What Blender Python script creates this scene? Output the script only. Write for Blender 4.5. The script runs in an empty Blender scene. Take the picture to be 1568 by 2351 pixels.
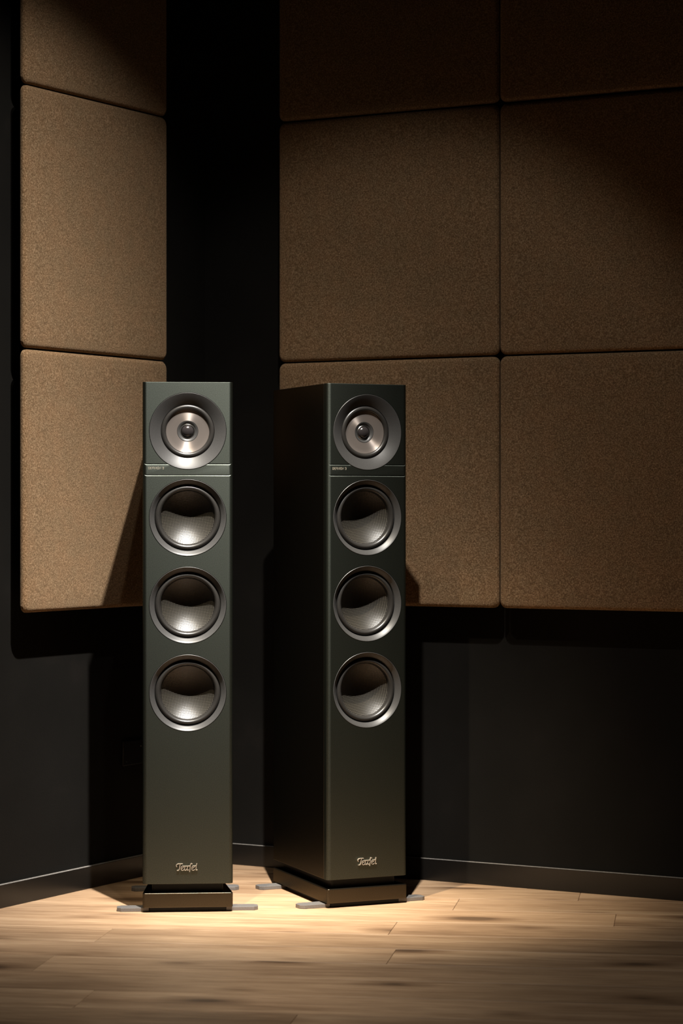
import bpy, bmesh, math, random
from mathutils import Vector, Matrix
random.seed(7)
C = bpy.context.scene.collection
scene = bpy.context.scene

# ------------------------------------------------------------------ camera
HC = 0.8984                       # eye height
F_PX, Y_HOR = 5822.0, 1167.35     # focal length and horizon in a 1568 x 2351 frame
cam_d = bpy.data.cameras.new('camera')
cam = bpy.data.objects.new('camera', cam_d); C.objects.link(cam)
cam.location = (0, 0, HC); cam.rotation_euler = (math.pi / 2, 0, 0)
cam_d.sensor_fit = 'HORIZONTAL'; cam_d.sensor_width = 36.0
cam_d.lens = F_PX / 1568 * 36.0
cam_d.shift_y = -(1175.5 - Y_HOR) / 1568
cam_d.clip_start = 0.05; cam_d.clip_end = 60
cam_d.dof.use_dof = True; cam_d.dof.focus_distance = 5.68; cam_d.dof.aperture_fstop = 10.0
scene.camera = cam

# ------------------------------------------------------------------ world, light, exposure
w = bpy.data.worlds.new('world'); scene.world = w; w.use_nodes = True
w.node_tree.nodes['Background'].inputs[0].default_value = (0.0, 0.0, 0.0, 1)
w.node_tree.nodes['Background'].inputs[1].default_value = 0.0
vs = scene.view_settings
vs.view_transform = 'Standard'; vs.look = 'None'; vs.exposure = 0.0; vs.gamma = 1.0
vs.use_curve_mapping = False

def spot(name, loc, aim, half, watts, blend=1.0, radius=0.018, col=(1.0, 0.93, 0.83)):
    d = bpy.data.lights.new(name, 'SPOT')
    d.energy = watts; d.spot_size = math.radians(2 * half); d.spot_blend = blend
    d.shadow_soft_size = radius; d.color = col
    o = bpy.data.objects.new(name, d); C.objects.link(o)
    o.location = loc
    v = Vector(aim) - Vector(loc)
    o.rotation_euler = v.to_track_quat('-Z', 'Y').to_euler()
    return o

G = 28.5                           # watts for one unit of beam strength
def beam(o, lobes, base):
    """gives a spot a reflector's light distribution: bell-shaped lobes (aim, peak, width) over an even field"""
    d = o.data; d.use_nodes = True; nt = d.node_tree
    em = next(n for n in nt.nodes if n.type == 'EMISSION')
    def M(op, a, b_=None):
        n = nt.nodes.new('ShaderNodeMath'); n.operation = op
        for k, v in ((0, a), (1, b_)):
            if v is None: continue
            if isinstance(v, (int, float)): n.inputs[k].default_value = v
            else: nt.links.new(v, n.inputs[k])
        return n.outputs[0]
    ge = nt.nodes.new('ShaderNodeNewGeometry')
    total = base
    for aim, peak, sigma in lobes:
        dt = nt.nodes.new('ShaderNodeVectorMath'); dt.operation = 'DOT_PRODUCT'
        dt.inputs[1].default_value = (Vector(aim) - o.location).normalized()
        nt.links.new(ge.outputs['Incoming'], dt.inputs[0])
        c = M('MINIMUM', M('ABSOLUTE', dt.outputs['Value']), 1.0)
        th = M('DIVIDE', M('ARCCOSINE', c), math.radians(sigma))
        e = M('POWER', math.e, M('MULTIPLY', M('MULTIPLY', th, th), -1.0))
        total = M('ADD', M('MULTIPLY', e, peak), total)
    nt.links.new(total, em.inputs['Strength'])

# The ceiling spots of the room, about 3 m up and above the picture. Each stands where the shadows and
# light edges of the photograph put it; none lies in the view.
o = spot('ceiling_spot_main_offscreen', (-0.013, 4.64, 2.95), (-0.39, 5.72, 0.0), 36.0, G, 0.30, col=(1.0, 0.96, 0.905))      # both speakers' main shadows
beam(o, [((-0.75, 6.00, 0.0), 12.8, 14.4), ((-0.22, 5.80, 0.0), 45.0, 9.2)], 0.95)
o = spot('ceiling_spot_second_offscreen', (-0.4545, 4.64, 2.95), (0.08, 5.75, 0.0), 15.0, G, 0.6, col=(1.0, 0.85, 0.62))      # outer floor shadow of the turned speaker
beam(o, [((0.08, 5.75, 0.0), 20.0, 9.0)], 0.0)
o = spot('ceiling_spot_front_offscreen', (0.41, 4.64, 2.95), (-0.13, 4.72, 0.0), 22.0, G, 0.6)                                # foreground pool, faint outer shadow of the square-on speaker
beam(o, [((-0.13, 4.72, 0.0), 6.4, 6.6)], 0.5)
o = spot('ceiling_spot_spill_offscreen', (-0.146, 4.64, 2.95), (-0.60, 5.80, 0.6), 26.0, 1.0 * G, 0.8)                        # inner shadow edge on the lit panel

# ------------------------------------------------------------------ materials
def new_mat(name):
    m = bpy.data.materials.new(name); m.use_nodes = True
    nt = m.node_tree
    return m, nt, nt.nodes['Principled BSDF']

def N(nt, typ, **kw):
    n = nt.nodes.new(typ)
    for k, v in kw.items():
        if k.startswith('i_'):
            key = k[2:]
            n.inputs[int(key) if key.isdigit() else key].default_value = v
        else:
            setattr(n, k, v)
    return n

def setp(b, color=None, rough=None, metal=None, spec=None, **kw):
    if color is not None: b.inputs['Base Color'].default_value = (*color, 1)
    if rough is not None: b.inputs['Roughness'].default_value = rough
    if metal is not None: b.inputs['Metallic'].default_value = metal
    if spec is not None: b.inputs['Specular IOR Level'].default_value = spec
    for k, v in kw.items(): b.inputs[k].default_value = v

def ramp(nt, fac, stops, interp='LINEAR'):
    r = nt.nodes.new('ShaderNodeValToRGB'); r.color_ramp.interpolation = interp
    e = r.color_ramp.elements
    while len(e) > 1: e.remove(e[-1])
    e[0].position = stops[0][0]; e[0].color = (*stops[0][1], 1)
    for p, c in stops[1:]:
        x = e.new(p); x.color = (*c, 1)
    nt.links.new(fac, r.inputs[0])
    return r.outputs[0]

def bump(nt, b, height, strength, dist):
    n = N(nt, 'ShaderNodeBump'); n.inputs['Strength'].default_value = strength
    n.inputs['Distance'].default_value = dist
    nt.links.new(height, n.inputs['Height']); nt.links.new(n.outputs[0], b.inputs['Normal'])

def fine_mat(name, color, rough, spec=0.5, metal=0.0, grain=900.0, bstr=0.15, vary=0.15):
    """paint / metal with a fine grain"""
    m, nt, b = new_mat(name); setp(b, color, rough, metal, spec)
    tc = N(nt, 'ShaderNodeTexCoord')
    n = N(nt, 'ShaderNodeTexNoise'); n.inputs['Scale'].default_value = grain; n.inputs['Detail'].default_value = 2
    nt.links.new(tc.outputs['Object'], n.inputs['Vector'])
    lo = tuple(c * (1 - vary) for c in color); hi = tuple(c * (1 + vary) for c in color)
    nt.links.new(ramp(nt, n.outputs['Fac'], [(0.3, lo), (0.7, hi)]), b.inputs['Base Color'])
    if bstr: bump(nt, b, n.outputs['Fac'], bstr, 0.0006)
    return m

MAT = {}
def mat_flake(name, diff, lo, hi, rough):
    """dark paint with fine metallic flake: a dull black-green coat plus a soft flake lobe"""
    m = bpy.data.materials.new(name); m.use_nodes = True; nt = m.node_tree
    nt.nodes.remove(nt.nodes['Principled BSDF'])
    out = nt.nodes['Material Output']
    tc = N(nt, 'ShaderNodeTexCoord')
    n = N(nt, 'ShaderNodeTexNoise'); n.inputs['Scale'].default_value = 650; n.inputs['Detail'].default_value = 2
    nt.links.new(tc.outputs['Object'], n.inputs['Vector'])
    df = N(nt, 'ShaderNodeBsdfDiffuse'); df.inputs[0].default_value = (*diff, 1)
    gl = N(nt, 'ShaderNodeBsdfAnisotropic', distribution='BECKMANN'); gl.inputs['Roughness'].default_value = rough
    nt.links.new(ramp(nt, n.outputs['Fac'], [(0.3, lo), (0.7, hi)]), gl.inputs['Color'])
    ad = N(nt, 'ShaderNodeAddShader')
    nt.links.new(df.outputs[0], ad.inputs[0]); nt.links.new(gl.outputs[0], ad.inputs[1]); nt.links.new(ad.outputs[0], out.inputs['Surface'])
    return m
MAT['baffle'] = mat_flake('green_grey_flake_paint', (0.0052, 0.0058, 0.0046), (0.060, 0.068, 0.059), (0.101, 0.112, 0.099), 0.575)
MAT['cabinet'] = mat_flake('black_satin_lacquer', (0.0026, 0.0023, 0.0018), (0.105, 0.092, 0.070), (0.125, 0.110, 0.084), 0.50)
MAT['base'] = mat_flake('black_satin_base', (0.0035, 0.0029, 0.0021), (0.070, 0.059, 0.042), (0.090, 0.076, 0.055), 0.42)
MAT['plinth'] = fine_mat('matte_black', (0.008, 0.008, 0.008), 0.6, 0.3, bstr=0)
MAT['foot'] = fine_mat('dark_nickel', (0.17, 0.158, 0.148), 0.42, 0.5, metal=0.3, grain=500, bstr=0.1)
MAT['trim'] = fine_mat('satin_graphite_metal', (0.036, 0.035, 0.034), 0.42, 0.35, metal=0.0, grain=900, bstr=0.05)
MAT['rubber'] = fine_mat('black_rubber', (0.018, 0.0165, 0.015), 0.34, 0.5, bstr=0.0)
MAT['dome'] = fine_mat('gloss_black_dome', (0.03, 0.026, 0.026), 0.16, 0.7, metal=0.3, bstr=0)
MAT['bright'] = fine_mat('bright_rim', (0.6, 0.57, 0.53), 0.25, 0.5, metal=1.0, bstr=0)
MAT['print'] = fine_mat('pale_print', (0.30, 0.26, 0.20), 0.6, 0.3, bstr=0)
MAT['logo'] = fine_mat('brushed_champagne_metal', (0.50, 0.43, 0.34), 0.38, 0.5, metal=0.6, bstr=0)
MAT['plate'] = fine_mat('black_plastic', (0.01, 0.01, 0.01), 0.35, 0.5, bstr=0)

def mat_cone():
    m, nt, b = new_mat('brushed_aluminium_cone'); setp(b, (0.27, 0.234, 0.212), 0.44, 0.68)
    b.inputs['Anisotropic'].default_value = 0.9; b.inputs['Anisotropic Rotation'].default_value = 0.25
    t = N(nt, 'ShaderNodeTangent', direction_type='RADIAL', axis='Y')
    nt.links.new(t.outputs[0], b.inputs['Tangent'])
    return m
MAT['cone'] = mat_cone()

def mat_weave():
    m, nt, b = new_mat('woven_cone_fabric'); setp(b, (0.2, 0.18, 0.15), 0.38, 0.0, 0.5)
    tc = N(nt, 'ShaderNodeTexCoord'); sep = N(nt, 'ShaderNodeSeparateXYZ')
    mp = N(nt, 'ShaderNodeMapping'); mp.inputs['Rotation'].default_value = (0, math.radians(6), 0)
    nt.links.new(tc.outputs['Object'], mp.inputs['Vector']); nt.links.new(mp.outputs[0], sep.inputs[0])
    outs = []
    for ax in ('X', 'Z'):
        mul = N(nt, 'ShaderNodeMath', operation='MULTIPLY'); mul.inputs[1].default_value = 2 * math.pi / 0.0034
        s = N(nt, 'ShaderNodeMath', operation='SINE'); a = N(nt, 'ShaderNodeMath', operation='ABSOLUTE')
        mul.inputs[1].default_value = math.pi / 0.0034
        nt.links.new(sep.outputs[ax], mul.inputs[0]); nt.links.new(mul.outputs[0], s.inputs[0]); nt.links.new(s.outputs[0], a.inputs[0])
        outs.append(a.outputs[0])
    mn = N(nt, 'ShaderNodeMath', operation='MINIMUM')
    nt.links.new(outs[0], mn.inputs[0]); nt.links.new(outs[1], mn.inputs[1])
    nt.links.new(ramp(nt, mn.outputs[0], [(0.25, (0.003, 0.0026, 0.002)), (0.8, (0.052, 0.046, 0.036))]), b.inputs['Base Color'])
    bump(nt, b, mn.outputs[0], 0.22, 0.0008)
    return m
MAT['weave'] = mat_weave()

def mat_felt():
    m, nt, b = new_mat('brown_felt'); setp(b, (0.2, 0.13, 0.07), 0.95, 0, 0.1)
    b.inputs['Sheen Weight'].default_value = 0.25; b.inputs['Sheen Roughness'].default_value = 0.6
    b.inputs['Sheen Tint'].default_value = (0.8, 0.6, 0.4, 1)
    tc = N(nt, 'ShaderNodeTexCoord')
    n1 = N(nt, 'ShaderNodeTexNoise'); n1.inputs['Scale'].default_value = 330; n1.inputs['Detail'].default_value = 3; n1.inputs['Roughness'].default_value = 0.75
    n2 = N(nt, 'ShaderNodeTexNoise'); n2.inputs['Scale'].default_value = 26; n2.inputs['Detail'].default_value = 2
    for n in (n1, n2): nt.links.new(tc.outputs['Object'], n.inputs['Vector'])
    col = ramp(nt, n1.outputs['Fac'], [(0.30, (0.085, 0.045, 0.0195)), (0.5, (0.235, 0.141, 0.071)), (0.70, (0.50, 0.335, 0.195))])
    mx = N(nt, 'ShaderNodeMix', data_type='RGBA', blend_type='MULTIPLY'); mx.inputs[0].default_value = 0.5
    nt.links.new(col, mx.inputs[6])
    nt.links.new(ramp(nt, n2.outputs['Fac'], [(0.35, (0.82, 0.86, 0.88)), (0.65, (1.0, 0.93, 0.9))]), mx.inputs[7])
    nt.links.new(mx.outputs[2], b.inputs['Base Color'])
    bump(nt, b, n1.outputs['Fac'], 0.5, 0.0015)
    return m
MAT['felt'] = mat_felt()

def mat_wall():
    m, nt, b = new_mat('black_wall_paint'); setp(b, (0.011, 0.0100, 0.0085), 0.85, 0, 0.12)
    tc = N(nt, 'ShaderNodeTexCoord')
    n = N(nt, 'ShaderNodeTexNoise'); n.inputs['Scale'].default_value = 300; n.inputs['Detail'].default_value = 3
    n2 = N(nt, 'ShaderNodeTexNoise'); n2.inputs['Scale'].default_value = 5; n2.inputs['Detail'].default_value = 5
    for k in (n, n2): nt.links.new(tc.outputs['Object'], k.inputs['Vector'])
    sm = ramp(nt, n2.outputs['Fac'], [(0.4, (0.0078, 0.0070, 0.0058)), (0.62, (0.0098, 0.0088, 0.0074)), (0.75, (0.0148, 0.0123, 0.0105))])
    nt.links.new(sm, b.inputs['Base Color'])
    bump(nt, b, n.outputs['Fac'], 0.25, 0.0006)
    return m
MAT['wall'] = mat_wall()
MAT['skirt'] = fine_mat('black_gloss_skirting', (0.010, 0.009, 0.008), 0.30, 0.5, bstr=0.05, grain=400)
MAT['skirt_top'] = fine_mat('worn_skirting_edge', (0.22, 0.20, 0.18), 0.5, 0.5, bstr=0.2, grain=300, vary=0.4)
MAT['ceiling'] = fine_mat('black_ceiling_paint', (0.02, 0.018, 0.016), 0.9, 0.2, bstr=0)

def mat_wood():
    m, nt, b = new_mat('oak_floor_boards'); setp(b, (0.4, 0.27, 0.16), 0.48, 0, 0.35)
    tc = N(nt, 'ShaderNodeTexCoord'); oi = N(nt, 'ShaderNodeObjectInfo')
    off = N(nt, 'ShaderNodeVectorMath', operation='SCALE'); off.inputs[0].default_value = (37.0, 53.0, 11.0)
    nt.links.new(oi.outputs['Random'], off.inputs['Scale'])
    add = N(nt, 'ShaderNodeVectorMath', operation='ADD')
    nt.links.new(tc.outputs['Object'], add.inputs[0]); nt.links.new(off.outputs[0], add.inputs[1])
    def mapped(sx, sy):
        mp = N(nt, 'ShaderNodeMapping'); mp.inputs['Scale'].default_value = (sx, sy, 1)
        nt.links.new(add.outputs[0], mp.inputs['Vector']); return mp.outputs[0]
    g1 = N(nt, 'ShaderNodeTexNoise'); g1.inputs['Scale'].default_value = 1; g1.inputs['Detail'].default_value = 6; g1.inputs['Roughness'].default_value = 0.6
    g1.inputs['Distortion'].default_value = 0.6
    nt.links.new(mapped(1.6, 22), g1.inputs['Vector'])
    g2 = N(nt, 'ShaderNodeTexNoise'); g2.inputs['Scale'].default_value = 1; g2.inputs['Detail'].default_value = 4
    nt.links.new(mapped(14, 260), g2.inputs['Vector'])
    g3 = N(nt, 'ShaderNodeTexNoise'); g3.inputs['Scale'].default_value = 1; g3.inputs['Detail'].default_value = 3
    nt.links.new(mapped(2.2, 5.5), g3.inputs['Vector'])
    col = ramp(nt, g1.outputs['Fac'], [(0.25, (0.30, 0.190, 0.108)), (0.45, (0.44, 0.288, 0.170)), (0.62, (0.52, 0.355, 0.218)), (0.8, (0.60, 0.43, 0.272))])
    def mul(a, bb, f):
        mx = N(nt, 'ShaderNodeMix', data_type='RGBA', blend_type='MULTIPLY'); mx.inputs[0].default_value = f
        nt.links.new(a, mx.inputs[6]); nt.links.new(bb, mx.inputs[7]); return mx.outputs[2]
    col = mul(col, ramp(nt, g2.outputs['Fac'], [(0.3, (0.66, 0.62, 0.58)), (0.62, (1.08, 1.08, 1.08))]), 0.8)
    col = mul(col, ramp(nt, g3.outputs['Fac'], [(0.30, (0.62, 0.58, 0.55)), (0.55, (1, 1, 1))]), 0.75)
    # knots: a few dark oval smudges
    vo = N(nt, 'ShaderNodeTexVoronoi', voronoi_dimensions='2D'); vo.inputs['Scale'].default_value = 1; vo.inputs['Randomness'].default_value = 1
    nt.links.new(mapped(2.3, 5.2), vo.inputs['Vector'])
    kd = N(nt, 'ShaderNodeMath', operation='ADD'); nt.links.new(vo.outputs['Distance'], kd.inputs[0])
    sc = N(nt, 'ShaderNodeSeparateColor'); nt.links.new(vo.outputs['Color'], sc.inputs[0])
    th = N(nt, 'ShaderNodeMath', operation='MULTIPLY'); th.inputs[1].default_value = 0.26
    nt.links.new(sc.outputs[0], th.inputs[0]); nt.links.new(th.outputs[0], kd.inputs[1])
    col = mul(col, ramp(nt, kd.outputs[0], [(0.09, (0.16, 0.13, 0.11)), (0.15, (0.55, 0.50, 0.46)), (0.29, (1, 1, 1))]), 0.8)
    # board to board tone
    col = mul(col, ramp(nt, oi.outputs['Random'], [(0.0, (0.80, 0.78, 0.76)), (0.5, (0.95, 0.93, 0.92)), (1.0, (1.0, 1.0, 1.0))]), 1.0)
    nt.links.new(col, b.inputs['Base Color'])
    bump(nt, b, g2.outputs['Fac'], 0.10, 0.0006)
    return m
MAT['wood'] = mat_wood()

# ------------------------------------------------------------------ helpers
def link(name, me, mat, parent=None, smooth=False):
    o = bpy.data.objects.new(name, me); C.objects.link(o)
    me.materials.clear(); me.materials.append(MAT[mat])
    if parent is not None: o.parent = parent
    if smooth:
        for p in me.polygons: p.use_smooth = True
    return o

def from_bm(name, bm, mat, parent=None, smooth=False):
    bmesh.ops.recalc_face_normals(bm, faces=bm.faces[:])
    me = bpy.data.meshes.new(name); bm.to_mesh(me); bm.free()
    return link(name, me, mat, parent, smooth)

def tag(o, label=None, cat=None, group=None, kind=None):
    if label: o['label'] = label
    if cat: o['category'] = cat
    if group: o['group'] = group
    if kind: o['kind'] = kind
    return o

def prism(bm, pts, z0, z1):
    """closed plan polygon extruded in z"""
    a = [bm.verts.new((x, y, z0)) for x, y in pts]; b_ = [bm.verts.new((x, y, z1)) for x, y in pts]
    n = len(pts)
    bm.faces.new(a[::-1]); bm.faces.new(b_)
    for i in range(n): bm.faces.new((a[i], a[(i + 1) % n], b_[(i + 1) % n], b_[i]))
    return a + b_

def bevel_sharp(bm, width, seg=3, ang=30):
    es = [e for e in bm.edges if len(e.link_faces) == 2 and e.calc_face_angle(0) > math.radians(ang)]
    if es: bmesh.ops.bevel(bm, geom=es, offset=width, segments=seg, affect='EDGES', profile=0.5)

def shade(o, ang=35, weighted=True):
    me = o.data
    for p in me.polygons: p.use_smooth = True
    me.set_sharp_from_angle(angle=math.radians(ang))
    if weighted:
        md = o.modifiers.new('even_faces', 'WEIGHTED_NORMAL'); md.weight = 100; md.keep_sharp = True

def lathe(name, prof, mat, parent, loc, seg=96, close=False):
    """profile of (radius, outward height) turned about the local -Y axis"""
    bm = bmesh.new(); rings = []
    for r, h in prof:
        if r < 1e-6: rings.append([bm.verts.new((0, -h, 0))])
        else: rings.append([bm.verts.new((r * math.cos(2 * math.pi * i / seg), -h, r * math.sin(2 * math.pi * i / seg))) for i in range(seg)])
    for a, b_ in zip(rings, rings[1:]):
        for i in range(seg):
            j = (i + 1) % seg
            if len(a) == 1: bm.faces.new((a[0], b_[i], b_[j]))
            elif len(b_) == 1: bm.faces.new((a[i], b_[0], a[j]))
            else: bm.faces.new((a[i], b_[i], b_[j], a[j]))
    me = bpy.data.meshes.new(name); bmesh.ops.recalc_face_normals(bm, faces=bm.faces[:])
    # open shells: make them face outwards (towards -Y)
    if sum(f.normal.y * f.calc_area() for f in bm.faces) > 0: bmesh.ops.reverse_faces(bm, faces=bm.faces[:])
    bm.to_mesh(me); bm.free()
    o = link(name, me, mat, parent); o.location = loc
    shade(o, 40, False)
    return o

def boolean_cut(me, cutters):
    """difference of a mesh with cutter meshes, returns a new mesh"""
    o = bpy.data.objects.new('tmp', me); C.objects.link(o); tmp = [o]
    for k, cm in enumerate(cutters):
        c = bpy.data.objects.new('tmpc', cm); C.objects.link(c); tmp.append(c)
        md = o.modifiers.new('b%d' % k, 'BOOLEAN'); md.operation = 'DIFFERENCE'; md.solver = 'EXACT'; md.object = c
    dg = bpy.context.evaluated_depsgraph_get(); dg.update()
    res = bpy.data.meshes.new_from_object(o.evaluated_get(dg))
    for t in tmp: bpy.data.objects.remove(t)
    return res

# ------------------------------------------------------------------ the room
WC = Vector((-0.3427, 6.4377)); WA = -0.5164         # corner and direction of the skirting faces
EA = Vector((math.cos(WA), math.sin(WA)))            # along the right wall
EL = Vector((math.sin(WA), -math.cos(WA)))           # along the left wall, towards the viewer
NR, NL = EL.copy(), EA.copy()                        # inward normals (right wall, left wall)
SK = 0.012                                           # skirting thickness
H_CEIL = 3.15

def wall_box(name, e, n, s0, s1, d0, d1, z0, z1, mat, bev=0.0, kind='structure', parent=None):
    """box along direction e from the corner, between offsets d0..d1 along inward normal n"""
    pts = [WC + e * s0 + n * d0, WC + e * s1 + n * d0, WC + e * s1 + n * d1, WC + e * s0 + n * d1]
    bm = bmesh.new(); prism(bm, [(p.x, p.y) for p in pts], z0, z1)
    bmesh.ops.recalc_face_normals(bm, faces=bm.faces[:])
    if bev: bevel_sharp(bm, bev, 2)
    o = from_bm(name, bm, mat, parent)
    if kind: o['kind'] = kind
    return o

tag(wall_box('wall_left', EL, NL, -0.15, 7.4, -SK - 0.12, -SK, -0.02, H_CEIL, 'wall'), 'matte black wall carrying one column of felt panels', 'wall')
tag(wall_box('wall_right', EA, NR, -SK, 5.0, -SK - 0.12, -SK, -0.02, H_CEIL, 'wall'), 'matte black wall carrying two columns of felt panels', 'wall')
bl = tag(wall_box('baseboard_left', EL, NL, 0.0, 7.4, -SK, 0.0, 0.0, 0.0525, 'skirt', 0.0012), 'glossy black skirting board under the single panel column', 'baseboard')
br = tag(wall_box('baseboard_right', EA, NR, 0.0, 5.0, -SK, 0.0, 0.0, 0.0525, 'skirt', 0.0012), 'glossy black skirting board behind the turned speaker', 'baseboard')

for o_ in (bl, br):                                    # dusty, worn upper edge
    o_.data.materials.append(MAT['skirt_top'])
    for p_ in o_.data.polygons:
        if p_.normal.z > 0.5: p_.material_index = 1

floor_poly = [WC + EL * 7.4 - NL * 0.05, WC - NL * 0.05 - NR * 0.05, WC + EA * 5.0 - NR * 0.05, WC + EA * 5.0 + EL * 7.4]
bm = bmesh.new(); prism(bm, [(p.x, p.y) for p in floor_poly], -0.06, -0.014)
floor = tag(from_bm('floor', bm, 'wood'), 'oak plank floor', 'floor', kind='structure')
bm = bmesh.new(); prism(bm, [(p.x, p.y) for p in floor_poly], H_CEIL, H_CEIL + 0.06)
tag(from_bm('ceiling', bm, 'ceiling'), 'black ceiling', 'ceiling', kind='structure')

# boards of the floor: direction 8 degrees off the picture plane
PA = math.radians(-7.9); PD = Vector((math.cos(PA), math.sin(PA))); PN = Vector((-PD.y, PD.x))
PW, Q0 = 0.172, 5.481
def inside(p, m=0.0):
    d = p - WC
    return d.dot(NL) > -0.03 - m and d.dot(NR) > -0.03 - m and d.dot(EL) < 7.3 and d.dot(EA) < 4.9
JOINT = {0: 0.11, -1: -0.50, -2: 0.10, -3: -0.59}      # board ends read off the photograph (X of the joint)
def board(s0, s1, q0, q1):
    bm = bmesh.new()
    g = 0.00035
    L, Wd = s1 - s0 - 2 * g, q1 - q0 - 2 * g
    prism(bm, [(-L / 2, -Wd / 2), (L / 2, -Wd / 2), (L / 2, Wd / 2), (-L / 2, Wd / 2)], -0.014, 0.0)
    bmesh.ops.recalc_face_normals(bm, faces=bm.faces[:])
    es = [e for e in bm.edges if all(abs(v.co.z) < 1e-6 for v in e.verts)]
    bmesh.ops.bevel(bm, geom=es, offset=0.0008, segments=1, affect='EDGES')
    o = from_bm('plank', bm, 'wood', floor)
    c = PD * ((s0 + s1) / 2) + PN * ((q0 + q1) / 2)
    o.location = (c.x, c.y, 0); o.rotation_euler = (0, 0, PA)
for k in range(-14, 8):
    q0 = Q0 - PW + k * PW; q1 = q0 + PW
    j = JOINT.get(k, None)
    qm = (q0 + q1) / 2
    s_start = (j / PD.x - qm * PN.x / PD.x) if j is not None else random.uniform(-1.0, 1.0)
    cuts = [s_start]
    s = s_start
    while s > -4.2: s -= random.uniform(1.7, 2.2); cuts.insert(0, s)
    s = s_start
    while s < 4.6: s += random.uniform(1.7, 2.2); cuts.append(s)
    for a, b_ in zip(cuts, cuts[1:]):
        # keep the boards that lie in the room; trim against the walls
        n = 40; ok = [a + (b_ - a) * i / n for i in range(n + 1)]
        ok = [t for t in ok if any(inside(PD * t + PN * q) for q in (q0, q1))]
        if len(ok) > 2:
            a2 = a if ok[0] - a < 1e-6 else max(a, ok[0] - 0.02)
            b2 = b_ if b_ - ok[-1] < 1e-6 else min(b_, ok[-1] + 0.02)
            board(a2, b2, q0, q1)

# ------------------------------------------------------------------ felt panels
TF = 0.048; PT = TF + SK                               # face of the pads off the skirting plane / off the wall
PTH = 0.019                                            # thickness of a pad
def panel_mesh(wd, ht):
    bm = bmesh.new()
    r, seg = 0.017, 6
    pts = []
    for cx, cz, a0 in ((wd / 2 - r, ht / 2 - r, 0), (-wd / 2 + r, ht / 2 - r, 90), (-wd / 2 + r, -ht / 2 + r, 180), (wd / 2 - r, -ht / 2 + r, 270)):
        for i in range(seg + 1):
            a = math.radians(a0 + 90 * i / seg); pts.append((cx + r * math.cos(a), cz + r * math.sin(a)))
    n = len(pts); rings = []
    # side, rounded front edge, then the slightly domed face
    er = 0.010
    prof = [(0.003, PT - PTH), (0, PT - PTH + 0.003), (0, PT - er)] + [(er * (1 - math.cos(math.radians(t))), PT - er + er * math.sin(math.radians(t))) for t in (22, 45, 67, 90)]
    prof = [(i, d - (0.0025 if k > 2 else 0.0)) for k, (i, d) in enumerate(prof)]
    prof += [(0.03, PT - 0.0012), (0.09, PT)]
    for ins, d in prof:
        ring = []
        for x, z in pts:
            kx = (wd / 2 - ins) / (wd / 2); kz = (ht / 2 - ins) / (ht / 2)
            ring.append(bm.verts.new((x * kx, -d, z * kz)))
        rings.append(ring)
    for a, b_ in zip(rings, rings[1:]):
        for i in range(n):
            j = (i + 1) % n; bm.faces.new((a[i], a[j], b_[j], b_[i]))
    bm.faces.new(rings[0][::-1]); bm.faces.new(rings[-1])
    return bm
ZROW = [0.6615, 1.2590, 1.8545, 2.4500]
def s_on(px, n, e, t):
    """distance along a wall of the panel-face point seen at picture column px"""
    r = (px - 784) / F_PX
    y = (t + n.dot(WC)) / (n.x * r + n.y)
    return (Vector((r * y, y)) - WC).dot(e)
sL0, sL1 = s_on(388.5, NL, EL, TF), s_on(59.0, NL, EL, TF)
sR0, sR1 = s_on(636.0, NR, EA, TF), s_on(1143.5, NR, EA, TF)
sR2 = sR1 + (sR1 - sR0)
GP = 0.0015
panels = []
def felt_panel(wall, s0, s1, row, label):
    e, n = (EL, NL) if wall == 'l' else (EA, NR)
    z0, z1 = ZROW[row], ZROW[row + 1]
    wd, ht = abs(s1 - s0) - 2 * GP, z1 - z0 - 0.004
    o = bpy.data.objects.new('acoustic_panel', None); C.objects.link(o)
    shade(from_bm('felt_pad', panel_mesh(wd, ht), 'felt', o), 50)
    bm = bmesh.new(); i = 0.09
    prism(bm, [(-wd / 2 + i, 0), (wd / 2 - i, 0), (wd / 2 - i, -PT + PTH), (-wd / 2 + i, -PT + PTH)], -ht / 2 + i, ht / 2 - i)
    from_bm('mounting_batten', bm, 'plinth', o)
    c = WC + e * ((s0 + s1) / 2) - n * SK
    o.location = (c.x, c.y, (z0 + z1) / 2)
    o.rotation_euler = (0, 0, math.atan2(n.y, n.x) + math.pi / 2)
    tag(o, label, 'wall panel', 'brown felt panels on the walls')
felt_panel('l', sL0, sL1, 0, 'brightly lit brown felt panel with the slanted shadow of a speaker across it')
felt_panel('l', sL0, sL1, 1, 'brightly lit brown felt panel, middle of the single column')
felt_panel('l', sL0, sL1, 2, 'brown felt panel at the top of the single column, half lost in darkness')
felt_panel('r', sR0, sR1, 0, 'brown felt panel partly hidden behind the turned speaker')
felt_panel('r', sR0, sR1, 1, 'dim brown felt panel right above the one behind the turned speaker')
felt_panel('r', sR0, sR1, 2, 'almost black felt panel, topmost of the column above the turned speaker')
felt_panel('r', sR1, sR2, 0, 'unobstructed brown felt panel, bottom of the column away from the wall corner')
felt_panel('r', sR1, sR2, 1, 'brown felt panel with a diagonal edge of light, away from the wall corner')
felt_panel('r', sR1, sR2, 2, 'unlit felt panel, topmost of the column away from the wall corner')

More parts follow.
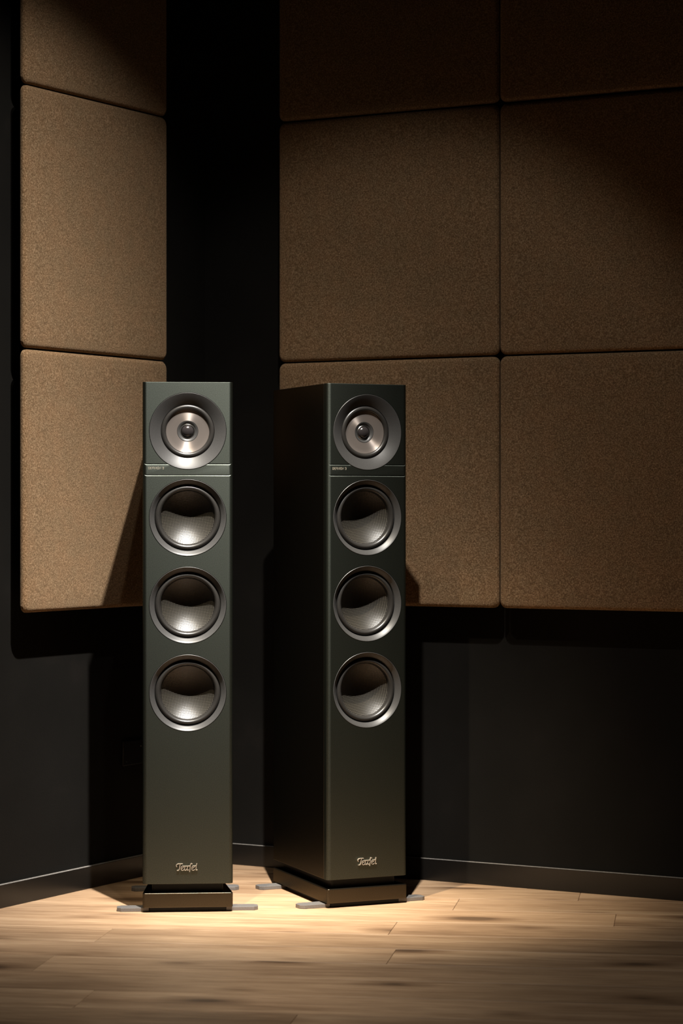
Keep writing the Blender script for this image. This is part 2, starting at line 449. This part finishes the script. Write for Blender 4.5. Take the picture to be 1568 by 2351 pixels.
# ------------------------------------------------------------------ wall plate in the shadow
def wall_plate():
    r0 = s_on(283, NL, EL, -SK + 0.006); r1 = s_on(329, NL, EL, -SK + 0.006)
    yc = (WC + EL * ((r0 + r1) / 2)).y
    z0 = HC - (1756 - Y_HOR) * yc / F_PX; z1 = HC - (1700 - Y_HOR) * yc / F_PX
    bm = bmesh.new()
    wd = abs(r1 - r0)
    prism(bm, [(-wd / 2, 0), (wd / 2, 0), (wd / 2, -0.007), (-wd / 2, -0.007)], z0, z1)
    bmesh.ops.recalc_face_normals(bm, faces=bm.faces[:]); bevel_sharp(bm, 0.002, 2)
    root = bpy.data.objects.new('wall_plate', None); C.objects.link(root)
    c = WC + EL * ((r0 + r1) / 2) - NL * SK
    root.location = (c.x, c.y, 0); root.rotation_euler = (0, 0, math.atan2(NL.y, NL.x) + math.pi / 2)
    from_bm('plate', bm, 'plate', root)
    for sx, z in ((-1, z1 - 0.016), (1, z0 + 0.010)):
        lathe('screw', [(0.0, 0.0016), (0.0014, 0.0014), (0.0018, 0.0), (0.0018, -0.001)], 'bright', root, (sx * wd * 0.36 * -1, -0.007, z), seg=12)
    tag(root, 'small black wall plate in the shadow behind a speaker', 'wall plate')
wall_plate()

# ------------------------------------------------------------------ loudspeaker
W, DEP, TAU = 0.2005, 0.374, 0.0818
Z_TOP, Z_BOT = 1.1798, 0.0631
TB = 0.024                                            # thickness of the front board
ZC, ZW = 1.0708, (0.8779, 0.6831, 0.4878)
R_OUT = 0.0862

def cylinder_mesh(x, z, r, y0, y1, seg=96):
    bm = bmesh.new()
    a = [bm.verts.new((x + r * math.cos(2 * math.pi * i / seg), y0, z + r * math.sin(2 * math.pi * i / seg))) for i in range(seg)]
    b_ = [bm.verts.new((v.co.x, y1, v.co.z)) for v in a]
    bm.faces.new(a); bm.faces.new(b_[::-1])
    for i in range(seg): bm.faces.new((a[i], b_[i], b_[(i + 1) % seg], a[(i + 1) % seg]))
    bmesh.ops.recalc_face_normals(bm, faces=bm.faces[:])
    me = bpy.data.meshes.new('cut'); bm.to_mesh(me); bm.free(); return me

def groove_mesh(z):
    bm = bmesh.new(); d, h = 0.0024, 0.0021
    pts = [(0.002, z + h * 1.6), (-0.003, z + h * 0.2 + 0.0022), (d, z - 0.0002), (-0.003, z - h - 0.0020)]
    sec = [(-0.003, z + 0.0024), (0.0018, z + 0.0014), (-0.003, z - 0.0070)]
    a = [bm.verts.new((-0.12, y, zz)) for y, zz in sec]; b_ = [bm.verts.new((0.12, y, zz)) for y, zz in sec]
    bm.faces.new(a); bm.faces.new(b_[::-1])
    for i in range(3): bm.faces.new((a[i], b_[i], b_[(i + 1) % 3], a[(i + 1) % 3]))
    bmesh.ops.recalc_face_normals(bm, faces=bm.faces[:])
    me = bpy.data.meshes.new('cut'); bm.to_mesh(me); bm.free(); return me

def ribbon(bm, pts, wdt, depth, closed=False):
    """flat-topped stroke of square section following 2-D points (x, z); stands proud towards -Y"""
    n = len(pts); L, R = [], []
    for i, p in enumerate(pts):
        a = Vector(pts[max(i - 1, 0)]); b_ = Vector(pts[min(i + 1, n - 1)]); d = (b_ - a).normalized()
        nn = Vector((-d.y, d.x)) * wdt / 2
        q = Vector(p)
        if i == 0: q = q - d * wdt * 0.35
        if i == n - 1: q = q + d * wdt * 0.35
        L.append(q + nn); R.append(q - nn)
    rows = []
    for l, r in zip(L, R):
        ctr = (l + r) / 2; l2 = ctr + (l - ctr) * 0.72; r2 = ctr + (r - ctr) * 0.72
        rows.append([bm.verts.new((l.x, 0, l.y)), bm.verts.new((l2.x, -depth, l2.y)), bm.verts.new((r2.x, -depth, r2.y)), bm.verts.new((r.x, 0, r.y))])
    for a, b_ in zip(rows, rows[1:]):
        for i in range(4): bm.faces.new((a[i], a[(i + 1) % 4], b_[(i + 1) % 4], b_[i]))
    bm.faces.new(rows[0]); bm.faces.new(rows[-1][::-1])

def smooth_pts(P, n=6):
    out = []
    for i in range(len(P) - 1):
        p0 = P[max(i - 1, 0)]; p1 = P[i]; p2 = P[i + 1]; p3 = P[min(i + 2, len(P) - 1)]
        for k in range(n):
            t = k / n
            out.append(tuple(0.5 * (2 * p1[j] + (p2[j] - p0[j]) * t + (2 * p0[j] - 5 * p1[j] + 4 * p2[j] - p3[j]) * t * t + (3 * p1[j] - p0[j] - 3 * p2[j] + p3[j]) * t ** 3) for j in (0, 1)))
    out.append(P[-1]); return out

def logo_mesh():
    """the script badge, traced in units of 1/640 of its width (pixels of the enlarged photograph)"""
    S = 0.0472 / 640.0
    strokes = [
        [(16, 118), (4, 140), (8, 166), (30, 190), (64, 203), (110, 204), (150, 204), (190, 203)],           # T bar with its hook
        [(122, 200), (112, 150), (102, 90), (92, 42), (74, 14), (48, 4), (28, 10)],                                          # T stem
        [(150, 62), (190, 78), (216, 102), (212, 128), (186, 134), (162, 118), (148, 80), (150, 36), (172, 10), (206, 8), (232, 26)],  # e
        [(190, 134), (250, 132), (320, 132), (410, 134)],                                                                    # joining bar
        [(262, 130), (254, 80), (250, 36), (262, 10), (288, 8), (314, 30), (330, 62)],                                       # u
        [(344, 130), (336, 80), (332, 36), (346, 8), (372, 20)],                                                             # u second stem
        [(478, 196), (462, 208), (440, 200), (428, 170), (420, 110), (414, 50), (408, 0), (404, -34)],                       # f
        [(470, 62), (510, 78), (540, 102), (536, 128), (510, 134), (484, 118), (470, 80), (470, 36), (492, 10), (524, 8), (552, 28)],  # e
        [(620, 205), (606, 150), (598, 90), (594, 36), (606, 10), (634, 18)],                                                # l
        [(510, 134), (560, 134), (600, 134)],
    ]
    bm = bmesh.new()
    for st in strokes:
        ribbon(bm, [((x - 320) * S, z * S) for x, z in smooth_pts(st)], 25 * S, 0.0030)
    return bm

# stick letters for the model name
GLYPH = {'D': [[(0, 0), (0, 6), (2.4, 6), (3.6, 4.8), (3.6, 1.2), (2.4, 0), (0, 0)]],
         'E': [[(3.4, 6), (0, 6), (0, 0), (3.4, 0)], [(0, 3.1), (2.8, 3.1)]],
         'F': [[(3.4, 6), (0, 6), (0, 0)], [(0, 3.1), (2.8, 3.1)]],
         'I': [[(0, 0), (0, 6)]],
         'N': [[(0, 0), (0, 6), (3.6, 0), (3.6, 6)]],
         'O': [[(1, 0), (0, 1.2), (0, 4.8), (1, 6), (2.8, 6), (3.8, 4.8), (3.8, 1.2), (2.8, 0), (1, 0)]],
         '3': [[(0, 5.2), (0.8, 6), (2.6, 6), (3.4, 5.1), (3.4, 4.0), (2.4, 3.1), (1.2, 3.1)], [(2.4, 3.1), (3.5, 2.2), (3.5, 0.9), (2.6, 0), (0.8, 0), (0, 0.8)]]}
ADV = {'D': 5.3, 'E': 5.0, 'F': 4.8, 'I': 1.9, 'N': 5.4, 'O': 5.6, '3': 5, ' ': 3.2}
def text_mesh(txt, width):
    x = 0; tot = sum(ADV[c] for c in txt) - 1.4
    S = width / tot; bm = bmesh.new()
    for c in txt:
        for st in GLYPH.get(c, []):
            ribbon(bm, [((x + a) * S, b_ * S) for a, b_ in st], 0.75 * S, 0.00012)
        x += ADV[c]
    return bm

def round_rect_plan(x0, x1, y0, y1, taper, rf, rb, seg=5):
    """plan outline, front at y0, narrowing to the back by taper per metre on each side"""
    ins = taper * (y1 - y0)
    cs = [((x1 - rf, y0 + rf), rf, -90, 0), ((x1 - ins - rb, y1 - rb), rb, 0, 90), ((x0 + ins + rb, y1 - rb), rb, 90, 180), ((x0 + rf, y0 + rf), rf, 180, 270)]
    pts = []
    for (cx, cy), r, a0, a1 in cs:
        for i in range(seg + 1):
            a = math.radians(a0 + (a1 - a0) * i / seg); pts.append((cx + r * math.cos(a), cy + r * math.sin(a)))
    return pts

_made = {}
def make_speaker(loc, rotz, label):
    root = bpy.data.objects.new('floorstanding_speaker', None); C.objects.link(root)
    root.location = (loc[0], loc[1], 0); root.rotation_euler = (0, 0, rotz)
    tag(root, label, 'loudspeaker', 'pair of tower speakers')
    h = W / 2
    # cabinet behind the front board
    bm = bmesh.new()
    xi = h - TAU * TB
    prism(bm, round_rect_plan(-xi, xi, TB + 0.0004, DEP, TAU, 0.0008, 0.006), Z_BOT, Z_TOP)
    bmesh.ops.recalc_face_normals(bm, faces=bm.faces[:]); bevel_sharp(bm, 0.0012, 2, 60)
    if 'cab' not in _made:
        me = bpy.data.meshes.new('cabinet'); bm.to_mesh(me)
        _made['cab'] = boolean_cut(me, [cylinder_mesh(0, z, R_OUT - 0.004, 0.0, TB + 0.03) for z in (ZC,) + ZW])
    bm.free()
    cab = link('cabinet', _made['cab'].copy(), 'cabinet', root); shade(cab, 30)
    # front board with driver openings and two grooves
    if 'front' not in _made:
        bm = bmesh.new()
        prism(bm, round_rect_plan(-h, h, 0.0, TB, TAU, 0.0095, 0.0006, 10), Z_BOT, Z_TOP)
        bmesh.ops.recalc_face_normals(bm, faces=bm.faces[:]); bevel_sharp(bm, 0.0010, 2, 60)
        me = bpy.data.meshes.new('front_board'); bm.to_mesh(me); bm.free()
        cut = [cylinder_mesh(0, z, R_OUT, -0.05, TB + 0.02) for z in (ZC,) + ZW] + [groove_mesh(0.9964), groove_mesh(0.9719)]
        _made['front'] = boolean_cut(me, cut)
    fb = link('front_board', _made['front'].copy(), 'baffle', root); shade(fb, 30)
    # coaxial unit
    y = 0.0
    R = 0.0853
    coax = lathe('coaxial_driver', [(R, -0.020), (R, -0.0002), (R - 0.0006, 0.0003), (R - 0.0014, 0.0000), (0.0800, -0.0016), (0.0700, -0.0066), (0.0620, -0.0112), (0.0600, -0.0124), (0.0596, -0.0150), (0.0596, -0.020)], 'trim', root, (0, 0, ZC))
    rr = []
    for i in range(15):
        t = math.pi * i / 14; rr.append((0.05385 + 0.00560 * math.cos(t), -0.0150 + 0.0052 * math.sin(t)))
    lathe('surround', rr + [(0.0480, -0.0160)], 'rubber', coax, (0, 0, 0))
    lathe('cone', [(0.0486, -0.0158), (0.0478, -0.0152), (0.0470, -0.0156), (0.0380, -0.0162), (0.0300, -0.0168), (0.0236, -0.0173), (0.0236, -0.024)], 'cone', coax, (0, 0, 0))
    lathe('tweeter_waveguide', [(0.0233, -0.0200), (0.0229, -0.0176), (0.0222, -0.0176), (0.0185, -0.0200), (0.0160, -0.0220), (0.0160, -0.027)], 'trim', coax, (0, 0, 0))
    lathe('tweeter_rim', [(0.0160, -0.0230), (0.0157, -0.0208), (0.0150, -0.0202), (0.0144, -0.0210), (0.0142, -0.025)], 'bright', coax, (0, 0, 0), seg=64)
    dm = [(0.0140, -0.0240)] + [(0.0138 * math.cos(math.radians(t)), -0.0228 + 0.0092 * math.sin(math.radians(t))) for t in range(0, 90, 9)] + [(0.0, -0.0228 + 0.0092)]
    lathe('tweeter_dome', dm, 'dome', coax, (0, 0, 0), seg=64)
    # three woofers
    for z in ZW:
        wf = lathe('woofer', [(R, -0.025), (R, -0.0002), (R - 0.0006, 0.0003), (R - 0.0014, 0.0), (0.0800, -0.0040), (0.0760, -0.0076), (0.0741, -0.0094), (0.0735, -0.0110), (0.0735, -0.025)], 'trim', root, (0, 0, z))
        rr = [(0.0737, -0.0200)]
        for i in range(17):
            t = math.pi * i / 16; rr.append((0.0666 + 0.0066 * math.cos(t), -0.0160 + 0.0090 * math.sin(t)))
        lathe('surround', rr + [(0.0590, -0.0180)], 'rubber', wf, (0, 0, 0))
        cp = []
        for i in range(17):
            r = 0.0604 * (1 - i / 16); cp.append((r, -0.0172 - 0.0225 * (1 - (r / 0.0604) ** 2)))
        lathe('cone', cp, 'weave', wf, (0, 0, 0))
    # badge and model name
    lg = from_bm('logo', logo_mesh(), 'logo', root); lg.location = (-0.0022, -0.0006, 0.0932)
    tx = from_bm('model_name', text_mesh('DEFINION 3', 0.0340), 'print', root); tx.location = (-0.0872, 0.0, 0.9858)
    # recessed plinth, base plate, feet
    bm = bmesh.new(); prism(bm, round_rect_plan(-h + 0.021, h - 0.021, 0.022, DEP - 0.02, TAU, 0.004, 0.004), 0.0425, Z_BOT)
    shade(from_bm('plinth', bm, 'plinth', root), 30)
    bm = bmesh.new(); prism(bm, round_rect_plan(-h, h, 0.0, DEP, TAU, 0.006, 0.004, 4), 0.0105, 0.0430)
    bmesh.ops.recalc_face_normals(bm, faces=bm.faces[:]); bevel_sharp(bm, 0.0017, 3, 60)
    shade(from_bm('base_plate', bm, 'base', root), 30)
    for yc, span in ((0.036, 0.3150), (0.336, 0.2525)):
        for sx in (-1, 1):
            x0, x1 = span / 2, W / 2 - TAU * yc - 0.016
            c = 0.009
            pts = [(sx * x1, yc - 0.020), (sx * (x0 - c), yc - 0.020), (sx * x0, yc - 0.020 + c), (sx * x0, yc + 0.020 - c), (sx * (x0 - c), yc + 0.020), (sx * x1, yc + 0.020)]
            bm = bmesh.new(); prism(bm, pts, 0.0, 0.0085)
            bmesh.ops.recalc_face_normals(bm, faces=bm.faces[:]); bevel_sharp(bm, 0.0008, 2, 30)
            from_bm('foot', bm, 'foot', root)
    bm = bmesh.new(); prism(bm, round_rect_plan(-h + 0.014, h - 0.014, 0.012, DEP - 0.012, TAU, 0.004, 0.004), 0.0006, 0.0106)
    from_bm('gap_shade_block', bm, 'plinth', root)  # black block added under the base, standing in for the gap's shade
    return root

make_speaker((-0.3419, 5.6413), 0.0785, 'slim dark green speaker tower seen square on, its shadow on the lit felt panels')
make_speaker((0.0590, 5.7343), 0.4415, 'slim dark green speaker tower turned aside so that its black flank shows')
